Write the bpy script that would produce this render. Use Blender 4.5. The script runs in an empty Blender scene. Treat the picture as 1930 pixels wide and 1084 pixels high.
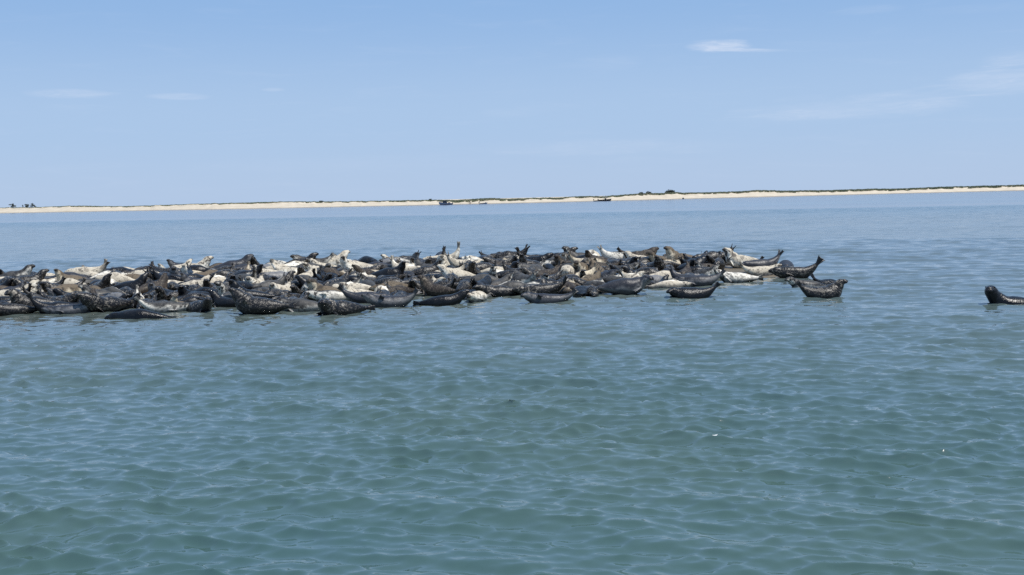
import bpy, bmesh, math, random
import numpy as np
from mathutils import Vector, Matrix, Euler
C = bpy.context.scene
COL = C.collection
R = math.radians
# ------------------------------------------------------------------ camera
W0, H0, F0 = 1930.0, 1084.0, 2070.0          # photograph size and focal length in its pixels
CAM_H = 3.2
cam_d = bpy.data.cameras.new('camera'); cam = bpy.data.objects.new('camera', cam_d); COL.objects.link(cam)
cam_d.sensor_width = 36.0; cam_d.lens = F0 / W0 * 36.0; cam_d.clip_start = .1; cam_d.clip_end = 30000
HOR_MID, SLOPE = 372.8, 0.0230                # horizon height at mid frame, horizon slope
PITCH = -math.atan((542 - HOR_MID) / F0); ROLL = math.atan(SLOPE)
cam.matrix_world = (Matrix.Translation((0, 0, CAM_H)) @ Matrix.Rotation(PITCH, 4, 'X') @
                    Matrix.Rotation(math.pi / 2, 4, 'X') @ Matrix.Rotation(-ROLL, 4, 'Z'))
C.camera = cam
CM = cam.matrix_world.to_3x3()
# ------------------------------------------------------------------ world and sun
SUN_EL, SUN_AZ = 68.0, 116.0                  # azimuth clockwise from +Y (the view direction)
EXPOSURE = 0.0
w = bpy.data.worlds.new('World'); C.world = w; w.use_nodes = True
nt = w.node_tree; nt.nodes.clear()
def mk(nt, t, **k):
    n = nt.nodes.new(t)
    for a, b in k.items(): setattr(n, a, b)
    return n
def mth(nt, op, a, b=None, c=None, clamp=False):
    n = nt.nodes.new('ShaderNodeMath'); n.operation = op; n.use_clamp = clamp
    for i, v in enumerate((a, b, c)):
        if v is None: continue
        if hasattr(v, 'links') or hasattr(v, 'is_linked'): nt.links.new(v, n.inputs[i])
        else: n.inputs[i].default_value = v
    return n.outputs[0]
def vmth(nt, op, a, b=None):
    n = nt.nodes.new('ShaderNodeVectorMath'); n.operation = op
    for i, v in enumerate((a, b)):
        if v is None: continue
        if hasattr(v, 'is_linked'): nt.links.new(v, n.inputs[i])
        else: n.inputs[i].default_value = v
    return n.outputs['Value'] if op in ('LENGTH', 'DOT_PRODUCT') else n.outputs[0]
def vscale(nt, a, s):
    n = nt.nodes.new('ShaderNodeVectorMath'); n.operation = 'SCALE'
    nt.links.new(a, n.inputs[0])
    if hasattr(s, 'is_linked'): nt.links.new(s, n.inputs['Scale'])
    else: n.inputs['Scale'].default_value = s
    return n.outputs[0]
def mixc(nt, f, a, b, mode='MIX'):
    n = nt.nodes.new('ShaderNodeMix'); n.data_type = 'RGBA'; n.blend_type = mode
    for i, v in ((0, f), (6, a), (7, b)):
        if hasattr(v, 'is_linked'): nt.links.new(v, n.inputs[i])
        else: n.inputs[i].default_value = v if i == 0 else (*v, 1)
    return n.outputs[2]
def ramp(nt, v, a, b, lo=0., hi=1.):
    n = nt.nodes.new('ShaderNodeMapRange'); n.interpolation_type = 'SMOOTHSTEP'
    if hasattr(v, 'is_linked'): nt.links.new(v, n.inputs[0])
    n.inputs[1].default_value = a; n.inputs[2].default_value = b
    n.inputs[3].default_value = lo; n.inputs[4].default_value = hi
    return n.outputs[0]
def noise(nt, vec, scale, detail=3, rough=.5, out=0, dist=0.):
    n = nt.nodes.new('ShaderNodeTexNoise'); nt.links.new(vec, n.inputs['Vector'])
    n.inputs['Scale'].default_value = scale; n.inputs['Detail'].default_value = detail
    n.inputs['Roughness'].default_value = rough; n.inputs['Distortion'].default_value = dist
    return n.outputs[out]
def px_dir(x, y):
    v = Vector(((x - W0 / 2) / F0, -(y - H0 / 2) / F0, -1.0))
    return (CM @ v).normalized()
sky = mk(nt, 'ShaderNodeTexSky', sky_type='NISHITA', sun_disc=False, sun_elevation=R(SUN_EL), sun_rotation=R(SUN_AZ),
         altitude=0, air_density=1.0, dust_density=0.6, ozone_density=2.2)
tc = mk(nt, 'ShaderNodeTexCoord')
sep = mk(nt, 'ShaderNodeSeparateXYZ'); nt.links.new(tc.outputs['Generated'], sep.inputs[0])
az = mth(nt, 'ARCTAN2', sep.outputs[0], sep.outputs[1]); el = mth(nt, 'ARCSINE', sep.outputs[2])
comb = mk(nt, 'ShaderNodeCombineXYZ'); nt.links.new(mth(nt, 'MULTIPLY', az, 5.), comb.inputs[0]); nt.links.new(mth(nt, 'MULTIPLY', el, 42.), comb.inputs[1])
wisp = noise(nt, comb.outputs[0], 2.4, 5, .6, dist=.6)
fib = ramp(nt, noise(nt, comb.outputs[0], 9, 6, .65, dist=1.), .3, .7, .55, 1.2)
cl = None
# thin clouds: direction, half width, half height, lean, strength
for (x, y, hw, hh, lean, st) in ((1350, 86, 58, 12, -.04, .55), (1425, 95, 75, 4, -.05, .5), (1600, 205, 230, 22, .035, .26), (1900, 152, 110, 26, .03, .3),
                                 (1915, 112, 60, 18, .0, .22), (140, 177, 72, 8, 0, .25), (342, 181, 52, 6, 0, .22), (515, 169, 22, 4, 0, .22), (1130, 278, 260, 16, 0, .13),
                                 (1640, 18, 60, 9, 0, .1), (960, 214, 60, 10, 0, .08), (1150, 120, 60, 16, 0, .08), (650, 310, 300, 16, 0, .05)):
    d = px_dir(x, y); a0 = math.atan2(d.x, d.y); e0 = math.asin(d.z)
    da = mth(nt, 'SUBTRACT', az, a0); de = mth(nt, 'SUBTRACT', mth(nt, 'SUBTRACT', el, e0), mth(nt, 'MULTIPLY', da, lean))
    q = mth(nt, 'ADD', mth(nt, 'POWER', mth(nt, 'ABSOLUTE', mth(nt, 'DIVIDE', da, hw / F0)), 2.), mth(nt, 'POWER', mth(nt, 'ABSOLUTE', mth(nt, 'DIVIDE', de, hh / F0)), 2.))
    q = mth(nt, 'ADD', q, mth(nt, 'MULTIPLY', mth(nt, 'SUBTRACT', wisp, .5), 3.6))
    m = mth(nt, 'MULTIPLY', ramp(nt, q, -.5, 1.3, st, 0.), fib)
    cl = m if cl is None else mth(nt, 'ADD', cl, m)
# far beyond the frame the same thin veil goes on faintly
veil = mth(nt, 'MULTIPLY', ramp(nt, wisp, .5, .8), .06)
cl = mth(nt, 'ADD', cl, veil, clamp=True)
hs = mk(nt, 'ShaderNodeHueSaturation'); hs.inputs['Saturation'].default_value = 1.0; hs.inputs['Value'].default_value = 1.0
nt.links.new(sky.outputs[0], hs.inputs['Color'])
cr = mk(nt, 'ShaderNodeValToRGB'); cr.color_ramp.interpolation = 'EASE'       # clean summer-blue air: elevation in degrees / 90
for i_, (p_, c_) in enumerate(((0., (.445, .585, .810)), (.045, (.405, .570, .820)), (.12, (.285, .475, .785)), (.30, (.25, .43, .73)), (1., (.16, .31, .60)))):
    e_ = cr.color_ramp.elements[i_] if i_ < 2 else cr.color_ramp.elements.new(p_)
    e_.position = p_; e_.color = (*c_, 1)
nt.links.new(mth(nt, 'DIVIDE', el, math.pi / 2, clamp=True), cr.inputs[0])
air = vscale(nt, cr.outputs[0], 10.)
cloud_mix = mixc(nt, cl, mixc(nt, .93, hs.outputs[0], air), (7.2, 7.9, 9.3))
bg = mk(nt, 'ShaderNodeBackground'); bg.inputs['Strength'].default_value = 0.1
nt.links.new(cloud_mix, bg.inputs['Color'])
wo = mk(nt, 'ShaderNodeOutputWorld'); nt.links.new(bg.outputs[0], wo.inputs[0])
sd = bpy.data.lights.new('sun', 'SUN'); sd.energy = 5.0; sd.angle = R(.53); sd.color = (1., .96, .9)
sun = bpy.data.objects.new('sun', sd); COL.objects.link(sun)
sdir = Vector((math.sin(R(SUN_AZ)) * math.cos(R(SUN_EL)), math.cos(R(SUN_AZ)) * math.cos(R(SUN_EL)), math.sin(R(SUN_EL))))
sun.rotation_euler = sdir.to_track_quat('Z', 'Y').to_euler(); sun.location = sdir * 60
C.view_settings.view_transform = 'Standard'; C.view_settings.look = 'None'
C.view_settings.exposure = EXPOSURE; C.view_settings.gamma = 1; C.view_settings.use_curve_mapping = False
C.render.engine = 'CYCLES'
C.cycles.use_denoising = False
C.cycles.max_bounces = 5; C.cycles.glossy_bounces = 3; C.cycles.diffuse_bounces = 2; C.cycles.transmission_bounces = 0
C.cycles.caustics_reflective = False; C.cycles.caustics_refractive = False

# ------------------------------------------------------------------ helpers
def tag(o, label=None, cat=None, group=None, kind=None):
    if label: o['label'] = label
    if cat: o['category'] = cat
    if group: o['group'] = group
    if kind: o['kind'] = kind
    return o
def ground_pt(x, y, z=0.):
    d = px_dir(x, y); t = (z - CAM_H) / d.z
    return Vector((d.x * t, d.y * t, z))
def azim(x):                                   # world azimuth at the horizon under photo column x
    d = px_dir(x, 395 - SLOPE * x); return math.atan2(d.x, d.y)
def mesh_np(name, V, Fq, smooth=True):
    me = bpy.data.meshes.new(name)
    V = np.asarray(V, np.float32); Fq = np.asarray(Fq, np.int32); k = Fq.shape[1]
    me.vertices.add(len(V)); me.vertices.foreach_set('co', V.ravel())
    me.loops.add(Fq.size); me.loops.foreach_set('vertex_index', Fq.ravel())
    me.polygons.add(len(Fq)); me.polygons.foreach_set('loop_start', np.arange(0, Fq.size, k, dtype=np.int32))
    me.polygons.foreach_set('loop_total', np.full(len(Fq), k, np.int32))
    if smooth: me.polygons.foreach_set('use_smooth', np.ones(len(Fq), bool))
    me.update(calc_edges=True); me.validate()
    return me
def link(name, me, m=None, parent=None):
    o = bpy.data.objects.new(name, me); COL.objects.link(o)
    if m: me.materials.append(m)
    if parent: o.parent = parent
    return o
def fattr(me, name, arr):
    a = me.attributes.new(name, 'FLOAT', 'POINT'); a.data.foreach_set('value', np.asarray(arr, np.float32))
def sstep(x, a, b):
    t = np.clip((x - a) / (b - a), 0, 1); return t * t * (3 - 2 * t)
_rg = np.random.RandomState(5)
_perm = _rg.rand(256, 256)
def vnoise(x, y):                              # tiling smooth value noise, 0..1
    xi = np.floor(x).astype(int); yi = np.floor(y).astype(int); fx = x - xi; fy = y - yi
    fx = fx * fx * (3 - 2 * fx); fy = fy * fy * (3 - 2 * fy)
    a = _perm[xi & 255, yi & 255]; b = _perm[(xi + 1) & 255, yi & 255]; c = _perm[xi & 255, (yi + 1) & 255]; d = _perm[(xi + 1) & 255, (yi + 1) & 255]
    return (a * (1 - fx) + b * fx) * (1 - fy) + (c * (1 - fx) + d * fx) * fy
def simple_mat(name, col, rough=.6, metallic=0, var=.15, scale=4.):
    m = bpy.data.materials.new(name); m.use_nodes = True; n = m.node_tree; b = n.nodes['Principled BSDF']
    t = n.nodes.new('ShaderNodeTexCoord')
    f = noise(n, t.outputs['Object'], scale, 3)
    c = mixc(n, ramp(n, f, .3, .7), tuple(v * (1 - var) for v in col), tuple(min(1, v * (1 + var)) for v in col))
    n.links.new(c, b.inputs['Base Color']); b.inputs['Roughness'].default_value = rough; b.inputs['Metallic'].default_value = metallic
    return m

# ------------------------------------------------------------------ the sandbar the seals lie on
FX = np.array([-700, 0, 250, 520, 640, 780, 960, 1100, 1240, 1330, 1400, 1480, 1540, 2600.])
FY = np.array([612, 603, 604, 595, 594, 582, 573, 566, 556, 545, 536, 526, 524, 500.])
FA = np.array([azim(x) for x in FX]); FR = np.array([F0 * CAM_H / (y - (395 - SLOPE * x)) / math.cos(a) for x, y, a in zip(FX, FY, FA)])
BX = np.array([-700, 0, 400, 800, 1200, 1400, 1500, 1560, 2600.])
BR = np.array([45.5, 45.5, 46, 46.5, 46.5, 45.5, 42.5, 41, 41.])
BZ = np.array([.38, .38, .38, .38, .30, .20, .05, -.2, -.5])
BA = np.array([azim(x) for x in BX])
def bar_z(x, y):
    x = np.asarray(x, float); y = np.asarray(y, float)
    r = np.hypot(x, y); a = np.arctan2(x, y)
    rf = np.interp(a, FA, FR); rb = np.interp(a, BA, BR); zb = np.interp(a, BA, BZ)
    t = (r - rf) / np.maximum(rb - rf, 1.5)
    z = np.where(t < 0, -.32 + np.maximum(t, -1) * 1.3, -.32 + (zb + .32) * sstep(t, -.1, 1.0))
    z = z - np.clip(r - rb - .4, 0, 12) * .14
    return np.maximum(z, -1.6) + .03 * (vnoise(x * .9, y * .9) - .5)
xs = np.linspace(-34, 26, 200); ys = np.linspace(20, 62, 150)
X, Y = np.meshgrid(xs, ys); Z = bar_z(X, Y)
def grid_faces(nr, nc):
    i = np.arange(nr - 1)[:, None] * nc + np.arange(nc - 1)[None, :]
    return np.stack([i, i + 1, i + nc + 1, i + nc], -1).reshape(-1, 4)
sand_wet = bpy.data.materials.new('wet_sand'); sand_wet.use_nodes = True
n_ = sand_wet.node_tree; b_ = n_.nodes['Principled BSDF']; g_ = n_.nodes.new('ShaderNodeNewGeometry')
f_ = noise(n_, g_.outputs['Position'], 1.4, 6, .6)
n_.links.new(mixc(n_, ramp(n_, f_, .35, .65), (.10, .085, .062), (.16, .135, .10)), b_.inputs['Base Color']); b_.inputs['Roughness'].default_value = .5
o = link('sandbar', mesh_np('sandbar', np.stack([X, Y, Z], -1).reshape(-1, 3), grid_faces(150, 200)), sand_wet)
tag(o, kind='structure')

# ------------------------------------------------------------------ far shore: outline read as distance and height along the azimuth
SX = np.array([-1500, 0, 400, 800, 980, 1080, 1330, 1930, 3400.])
SD = np.array([1050, 946, 720, 637, 625, 640, 690, 779, 900.])
SA = np.array([azim(x) for x in SX])
TX = np.array([-1500, 0, 60, 130, 160, 200, 240, 400, 500, 560, 640, 700, 800, 860, 905, 930, 960, 1010, 1060, 1100, 1135, 1160, 1200, 1222, 1250, 1268, 1290, 1330, 1400, 1430, 1480, 1560, 1640, 1700, 1780, 1860, 1930, 3400.])
TY = np.array([427, 391, 390.5, 387.5, 387, 388.2, 388, 382.8, 380, 379, 379, 378, 376, 375.5, 372, 372, 373, 372, 371, 368.4, 369, 367, 364, 363, 362.5, 361, 362, 361.5, 359, 357, 358, 357, 354.5, 354, 350.5, 348.5, 347, 313.])
TA = np.array([azim(x) for x in TX])
NA, NR = 2200, 34
aa = np.linspace(azim(-1400), azim(3300), NA)
D = np.interp(aa, SA, SD)
pxs = np.interp(aa, np.array([azim(x) for x in np.linspace(-1500, 3400, 200)]), np.linspace(-1500, 3400, 200))
topy = np.interp(aa, TA, TY); hory = 395 - SLOPE * pxs
topz = CAM_H + (hory - topy) / F0 * (D + 45)
sandz = topz - np.interp(pxs, [0, 150, 300, 800, 900, 960, 1080, 1250, 1500, 1930], [.6, .9, .8, .9, 2.4, 1.6, 1.2, 1.5, 1.8, 2.0]) * 1.0
nz1 = vnoise(aa * 260 + 40, np.zeros(NA) + 3); nz2 = vnoise(aa * 900 + 11, np.zeros(NA) + 9)
sandz = np.maximum(sandz + (nz1 - .5) * .8 + (nz2 - .5) * .2, .9)
topz = np.maximum(topz, sandz + .25) + (nz2 - .5) * .3
#  profile distance beyond the waterline -> height
prof_d = np.array([-60, -6, 0, 4, 10, 18, 24, 28, 34, 40, 46, 54, 70, 100, 200, 600, 3000, 9000])
V = []
for d in prof_d:
    if d <= -60: z = np.full(NA, -1.5)
    elif d < 0: z = np.full(NA, -.2)
    elif d == 0: z = np.full(NA, 0.02)
    elif d <= 24: z = sandz * (0.06 + .62 * (d / 24.) ** .8)
    elif d <= 28: z = sandz * .86
    elif d <= 34: z = sandz
    elif d <= 46: z = sandz + (topz - sandz) * .55 * (d - 34) / 12. - .15
    else: z = topz * .55 - (1.0 if d > 100 else 0)
    wob = (vnoise(aa * 120 + d * .3, np.full(NA, d * .15)) - .5) * (5 if 0 < d < 60 else (2.5 if d == 0 else 0))
    r = (D + d + wob) / np.cos(aa)
    V.append(np.stack([np.sin(aa) * r, np.cos(aa) * r, z], -1))
V = np.concatenate(V)
sand_dry = bpy.data.materials.new('beach_sand'); sand_dry.use_nodes = True
n_ = sand_dry.node_tree; b_ = n_.nodes['Principled BSDF']; g_ = n_.nodes.new('ShaderNodeNewGeometry')
sp_ = n_.nodes.new('ShaderNodeSeparateXYZ'); n_.links.new(g_.outputs['Position'], sp_.inputs[0])
f1 = noise(n_, g_.outputs['Position'], .12, 6, .6); f2 = noise(n_, g_.outputs['Position'], .03, 4, .6)
dry = mixc(n_, ramp(n_, f1, .3, .7), (.44, .375, .28), (.54, .465, .355))
dry = mixc(n_, ramp(n_, f1, .66, .74, 0, .5), dry, (.34, .29, .2))
wet = mixc(n_, ramp(n_, f2, .4, .6), (.26, .22, .17), (.2, .18, .14))
hz_ = mth(n_, 'ADD', sp_.outputs[2], mth(n_, 'MULTIPLY', f2, .5))
n_.links.new(mixc(n_, ramp(n_, hz_, .32, .8), wet, dry), b_.inputs['Base Color']); b_.inputs['Roughness'].default_value = .9
o = link('beach', mesh_np('beach', V, grid_faces(len(prof_d), NA)), sand_dry); tag(o, kind='structure')

# dune grass: tufts standing on the dune crest (nobody could count them)
veg = bpy.data.materials.new('dune_vegetation'); veg.use_nodes = True
n_ = veg.node_tree; b_ = n_.nodes['Principled BSDF']; g_ = n_.nodes.new('ShaderNodeNewGeometry')
f1 = noise(n_, g_.outputs['Position'], .07, 4, .6); f2 = noise(n_, g_.outputs['Position'], .6, 3, .6)
c1 = mixc(n_, ramp(n_, f1, .38, .62), (.17, .20, .12), (.27, .265, .17))
n_.links.new(mixc(n_, ramp(n_, f2, .55, .75, 0, .6), c1, (.03, .045, .022)), b_.inputs['Base Color']); b_.inputs['Roughness'].default_value = .8
rng = np.random.RandomState(11)
NT = 46000
ta = rng.uniform(azim(-300), azim(2250), NT); td = 31 + 26 * rng.rand(NT) ** 1.1
tz0 = np.interp(ta, aa, sandz); tz1 = np.interp(ta, aa, topz); tD = np.interp(ta, aa, D)
k = np.clip((td - 33) / 14, 0, 1)
keep = (vnoise(ta * 700, td * .11) > .38) | (td > 41)
zb = np.where(td < 34, tz0 - .1, tz0 + (tz1 - tz0) * .55 * k - .2)
zb = np.where(td > 47, tz0 + (tz1 - tz0) * .3, zb)
ht = np.clip((tz1 - zb) * rng.uniform(.42, .68, NT), .2, 3.5); ht = np.where(td < 40, np.minimum(ht, .9), ht)
wd = rng.uniform(.3, .9, NT) * (tD / 650)
r = (tD + td) / np.cos(ta); bx = np.sin(ta) * r; by = np.cos(ta) * r
Vt, Ft = [], []
sel = np.where(keep)[0]
for j in range(3):
    ang = rng.uniform(0, math.pi, len(sel)); dx = np.cos(ang) * wd[sel]; dy = np.sin(ang) * wd[sel]
    off = rng.uniform(-.3, .3, (len(sel), 2)) * wd[sel][:, None]
    p0 = np.stack([bx[sel] - dx, by[sel] - dy, zb[sel]], -1); p1 = np.stack([bx[sel] + dx, by[sel] + dy, zb[sel]], -1)
    p2 = np.stack([bx[sel] + off[:, 0], by[sel] + off[:, 1], zb[sel] + ht[sel]], -1)
    base = sum(len(v) for v in Vt)
    Vt.append(np.stack([p0, p1, p2], 1).reshape(-1, 3)); Ft.append(np.arange(len(sel) * 3).reshape(-1, 3) + base)
o = link('dune_grass', mesh_np('dune_grass', np.concatenate(Vt), np.concatenate(Ft), False), veg)
tag(o, 'low green beach grass covering the dune crest behind the pale sand', 'grass', kind='stuff')

def shore_pt(x, d, dz=0.):
    a = azim(x); Dd = np.interp(a, SA, SD) + d; r = Dd / math.cos(a)
    return Vector((math.sin(a) * r, math.cos(a) * r, dz))
def shore_z(x, d):
    a = azim(x); return float(np.interp(a, aa, sandz)), float(np.interp(a, aa, topz))

# bushes and wind-bent trees on the dune
leaf_mat = simple_mat('dark_foliage', (.03, .042, .024), .7, var=.5, scale=1.2)
bark_mat = simple_mat('grey_bark', (.07, .055, .045), .9)
def leaf_cloud(name, lobes, n, size, parent, seed):
    g = np.random.RandomState(seed); V = []
    for (cx, cy, cz, rx, ry, rz) in lobes:
        m = int(n * rx * rz)
        d = g.normal(size=(m, 3)); d /= np.linalg.norm(d, axis=1)[:, None]
        p = d * (g.rand(m, 1) ** .45) * np.array([rx, ry, rz]) + np.array([cx, cy, cz])
        a = g.normal(size=(m, 3)) * size; b = g.normal(size=(m, 3)) * size
        V.append(np.stack([p, p + a, p + b], 1).reshape(-1, 3))
    V = np.concatenate(V); V[:, 2] = np.maximum(V[:, 2], .02)
    return link(name, mesh_np(name, V, np.arange(len(V)).reshape(-1, 3), False), leaf_mat, parent)
def limb(bm, p, q, r0, r1, seg=6):
    p = Vector(p); q = Vector(q); d = (q - p).normalized(); s = d.orthogonal().normalized(); t = d.cross(s)
    a = [bm.verts.new(p + (s * math.cos(i * 2 * math.pi / seg) + t * math.sin(i * 2 * math.pi / seg)) * r0) for i in range(seg)]
    b = [bm.verts.new(q + (s * math.cos(i * 2 * math.pi / seg) + t * math.sin(i * 2 * math.pi / seg)) * r1) for i in range(seg)]
    for i in range(seg): bm.faces.new((a[i], a[(i + 1) % seg], b[(i + 1) % seg], b[i]))
    bm.faces.new(a[::-1]); bm.faces.new(b)
def bm_obj(name, bm, m, parent=None, smooth=False):
    bmesh.ops.recalc_face_normals(bm, faces=bm.faces)
    me = bpy.data.meshes.new(name); bm.to_mesh(me); bm.free()
    if smooth:
        for p in me.polygons: p.use_smooth = True
    return link(name, me, m, parent)
def tree(x, d, lobes, trunks, label, seed, cat='tree', name='shore_tree', group='trees on the far dune'):
    e = bpy.data.objects.new(name, None); COL.objects.link(e)
    z0, z1 = shore_z(x, d); e.location = shore_pt(x, d, min(z0, z1) * .75)
    tag(e, label, cat, group)
    bm = bmesh.new()
    for (p, q, r0, r1) in trunks: limb(bm, p, q, r0, r1)
    bm_obj('trunk', bm, bark_mat, e)
    leaf_cloud('crown', lobes, 260, .2, e, seed)
    return e
tree(23, 42, [(-1.6, 0, 4.0, 1.7, 1, .45), (.7, 0, 4.4, 1.1, 1, .7), (.9, 0, 3.3, 1.4, 1.1, .8), (2.6, 0, 2.7, 1.2, 1, .7), (.2, 0, 2.2, 1.6, 1.2, .7)],
     [((0.6, 0, -.8), (.8, 0, 2.4), .2, .13), ((.8, 0, 2.2), (-1.8, 0, 4.0), .1, .05), ((.8, 0, 2.4), (.9, 0, 4.4), .1, .05), ((.8, 0, 1.8), (2.4, 0, 2.6), .09, .05)],
     'wind-bent dark tree with a ragged crown standing apart on the far dune', 3)
tree(43, 40, [(0, 0, 3.0, .6, .6, .5), (.2, 0, 2.0, .5, .5, .7)], [((0, 0, -.8), (.1, 0, 2.8), .12, .06)],
     'thin small tree between two dark clumps on the far dune', 4)
tree(51, 44, [(-.8, 0, 3.6, 1.3, 1.1, .8), (.9, 0, 3.3, 1.1, 1.1, .9), (0, 0, 2.2, 1.7, 1.2, .9)], [((0, 0, -.8), (-.3, 0, 3.2), .2, .1), ((0, 0, 1.6), (1, 0, 3.2), .1, .06)],
     'round dark tree in the closed clump on the far dune', 5)
tree(61, 42, [(0, 0, 4.0, 1.4, 1.1, .8), (1.3, 0, 2.8, 1.4, 1.1, .8), (-.9, 0, 2.5, 1.1, 1.1, .8), (2.6, 0, 1.8, 1.1, 1, .5)], [((0, 0, -.8), (.1, 0, 3.8), .2, .1), ((0, 0, 1.6), (1.5, 0, 2.8), .1, .06)],
     'taller dark tree sloping down to the dune beside the round one', 6)
def bush(x, wpx, hpx, label, seed, d=46):
    s = (np.interp(azim(x), SA, SD) + d) / F0
    e = bpy.data.objects.new('dune_bush', None); COL.objects.link(e)
    z1 = shore_z(x, d)[1]; e.location = shore_pt(x, d, z1 * .7); tag(e, label, 'bush', 'dark bushes on the far dune')
    hw = wpx * s / 2; hh = hpx * s + z1 * .3
    lob = [(0, 0, hh * .45, hw * .75, 2, hh * .55), (-hw * .5, 0, hh * .35, hw * .5, 2, hh * .42), (hw * .55, 0, hh * .38, hw * .45, 2, hh * .5)]
    bm = bmesh.new()
    for i in range(5): limb(bm, (hw * (i - 2) * .2, 0, -.3), (hw * (i - 2) * .36, 0, hh * .5), .07, .03)
    bm_obj('stem', bm, bark_mat, e); leaf_cloud('foliage', lob, 170, .3, e, seed)
bush(1263, 20, 3.6, 'broad domed dark bush on the dune crest, biggest of its kind', 21)
bush(1222, 11, 2.2, 'small domed dark bush on the dune beside the broad one', 22)
bush(1208, 9, 1.4, 'flat dark bush tapering along the dune near the small domed one', 23)
bush(811, 8, .8, 'tiny black bush on the sand above the moored work boat', 24, 36)
bush(605, 9, .9, 'small dark bush alone along the thin green dune line', 25, 40)

# ------------------------------------------------------------------ water
RMIN, RMID, RMAX = 6.0, 75., 1500.
rows1 = RMIN * (RMID / RMIN) ** np.linspace(0, 1, 800)
rows2 = RMID * (RMAX / RMID) ** (np.arange(1, 190) / 189.)
rows = np.concatenate([rows1, rows2]); NCW = 660
cols = np.linspace(R(-36), R(36), NCW)
rr = np.broadcast_to(rows[:, None], (len(rows), NCW)); ac = np.broadcast_to(cols[None], rr.shape)
X = rr * np.sin(ac); Y = rr * np.cos(ac)
spac = np.maximum(np.gradient(rows)[:, None], rr * (cols[1] - cols[0]))
zbar = bar_z(X, Y)
inside = (zbar > -1.45)
calm = 1 - .3 * sstep(zbar, -.8, -.1)
calm = np.where(rr > 75, 1., calm)
g = np.random.RandomState(42)
dX = np.zeros_like(X); dY = np.zeros_like(X); dZ = np.zeros_like(X)
gust = .62 + .75 * vnoise(X * .16 + 7, Y * .2) * (.7 + .6 * vnoise(X * .5, Y * .6 + 9))
lam = np.concatenate([np.exp(g.uniform(math.log(.17), math.log(.45), 84)), np.exp(g.uniform(math.log(.45), math.log(1.6), 46)), g.uniform(1.9, 3.8, 7)])
for L_ in lam:
    kk = 2 * math.pi / L_
    th = R(-90 + g.choice([-24, -20, 15]) + g.normal() * (9 if L_ > .45 else 10)) if L_ < 1.9 else R(-104 + g.normal() * 10)
    if g.rand() < .12: th += R(g.choice([-46, 46]))
    slope = .036 if L_ < .45 else (.021 if L_ < 1.9 else .018)
    amp = slope / kk * 1.35
    wgt = np.clip((L_ / spac - 2.0) / 1.6, 0, 1) * (calm if L_ > .7 else calm ** .35) * gust
    ph = kk * (X * math.cos(th) + Y * math.sin(th)) + g.rand() * 6.283
    ph = ph + .35 * np.sin(X * 1.1 / L_ ** .5 + g.rand() * 6)
    cs, sn = np.cos(ph), np.sin(ph)
    dZ += amp * wgt * (np.exp(.6 * cs) - 1.092) * 1.45      # peaked crests over flat troughs
    dX -= amp * wgt * math.cos(th) * sn * .72; dY -= amp * wgt * math.sin(th) * sn * .72
Vw = np.stack([X + dX, Y + dY, dZ], -1).reshape(-1, 3)
me = mesh_np('water', Vw, grid_faces(len(rows), NCW))
edge = np.interp(X, [-400, -120, -60, 0, 90, 300], [330, 262, 238, 216, 184, 150])
beyond = sstep(Y, 0, 1) * sstep(Y - edge, -6, 10)
fattr(me, 'smooth_zone', beyond.ravel())
fattr(me, 'shallow', (sstep(zbar, -.8, 0) * .35 * (rr < 75)).ravel())
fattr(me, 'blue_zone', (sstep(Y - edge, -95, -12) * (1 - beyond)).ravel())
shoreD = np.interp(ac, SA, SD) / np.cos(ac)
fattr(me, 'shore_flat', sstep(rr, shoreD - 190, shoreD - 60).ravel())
fattr(me, 'slick', (np.exp(-((Y - edge - 22) / 16) ** 2) + .6 * np.exp(-((Y - edge - 95) / 14) ** 2) * (X > -60)).ravel())
fattr(me, 'lost', (sstep(spac, .06, .5)).ravel())
fattr(me, 'calm', (calm ** .4).ravel())
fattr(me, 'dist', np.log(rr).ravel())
wm = bpy.data.materials.new('sea_water'); wm.use_nodes = True
n_ = wm.node_tree; b_ = n_.nodes['Principled BSDF']; g_ = n_.nodes.new('ShaderNodeNewGeometry'); P = g_.outputs['Position']
def att(n_, nm, out='Fac'):
    a = n_.nodes.new('ShaderNodeAttribute'); a.attribute_name = nm; return a.outputs[out]
mp = n_.nodes.new('ShaderNodeMapping'); mp.inputs['Scale'].default_value = (.3, 1.6, 1); n_.links.new(P, mp.inputs[0])
nA = vmth(n_, 'SUBTRACT', noise(n_, mp.outputs[0], 1.5, 2, .6, 1), (.5, .5, .5))
nB = vmth(n_, 'SUBTRACT', noise(n_, mp.outputs[0], 3.6, 3, .6, 1), (.5, .5, .5))
nC = vmth(n_, 'SUBTRACT', noise(n_, P, 26, 2, .6, 1), (.5, .5, .5))
sz = att(n_, 'smooth_zone'); lost = att(n_, 'lost'); cal = att(n_, 'calm'); sh = att(n_, 'shallow')
rough_env = mth(n_, 'MULTIPLY', mth(n_, 'MULTIPLY', ramp(n_, sz, 0, 1, 1., .5), ramp(n_, att(n_, 'slick'), 0, 1, 1., .15)), mth(n_, 'MULTIPLY_ADD', att(n_, 'blue_zone'), .5, 1.))
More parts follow.
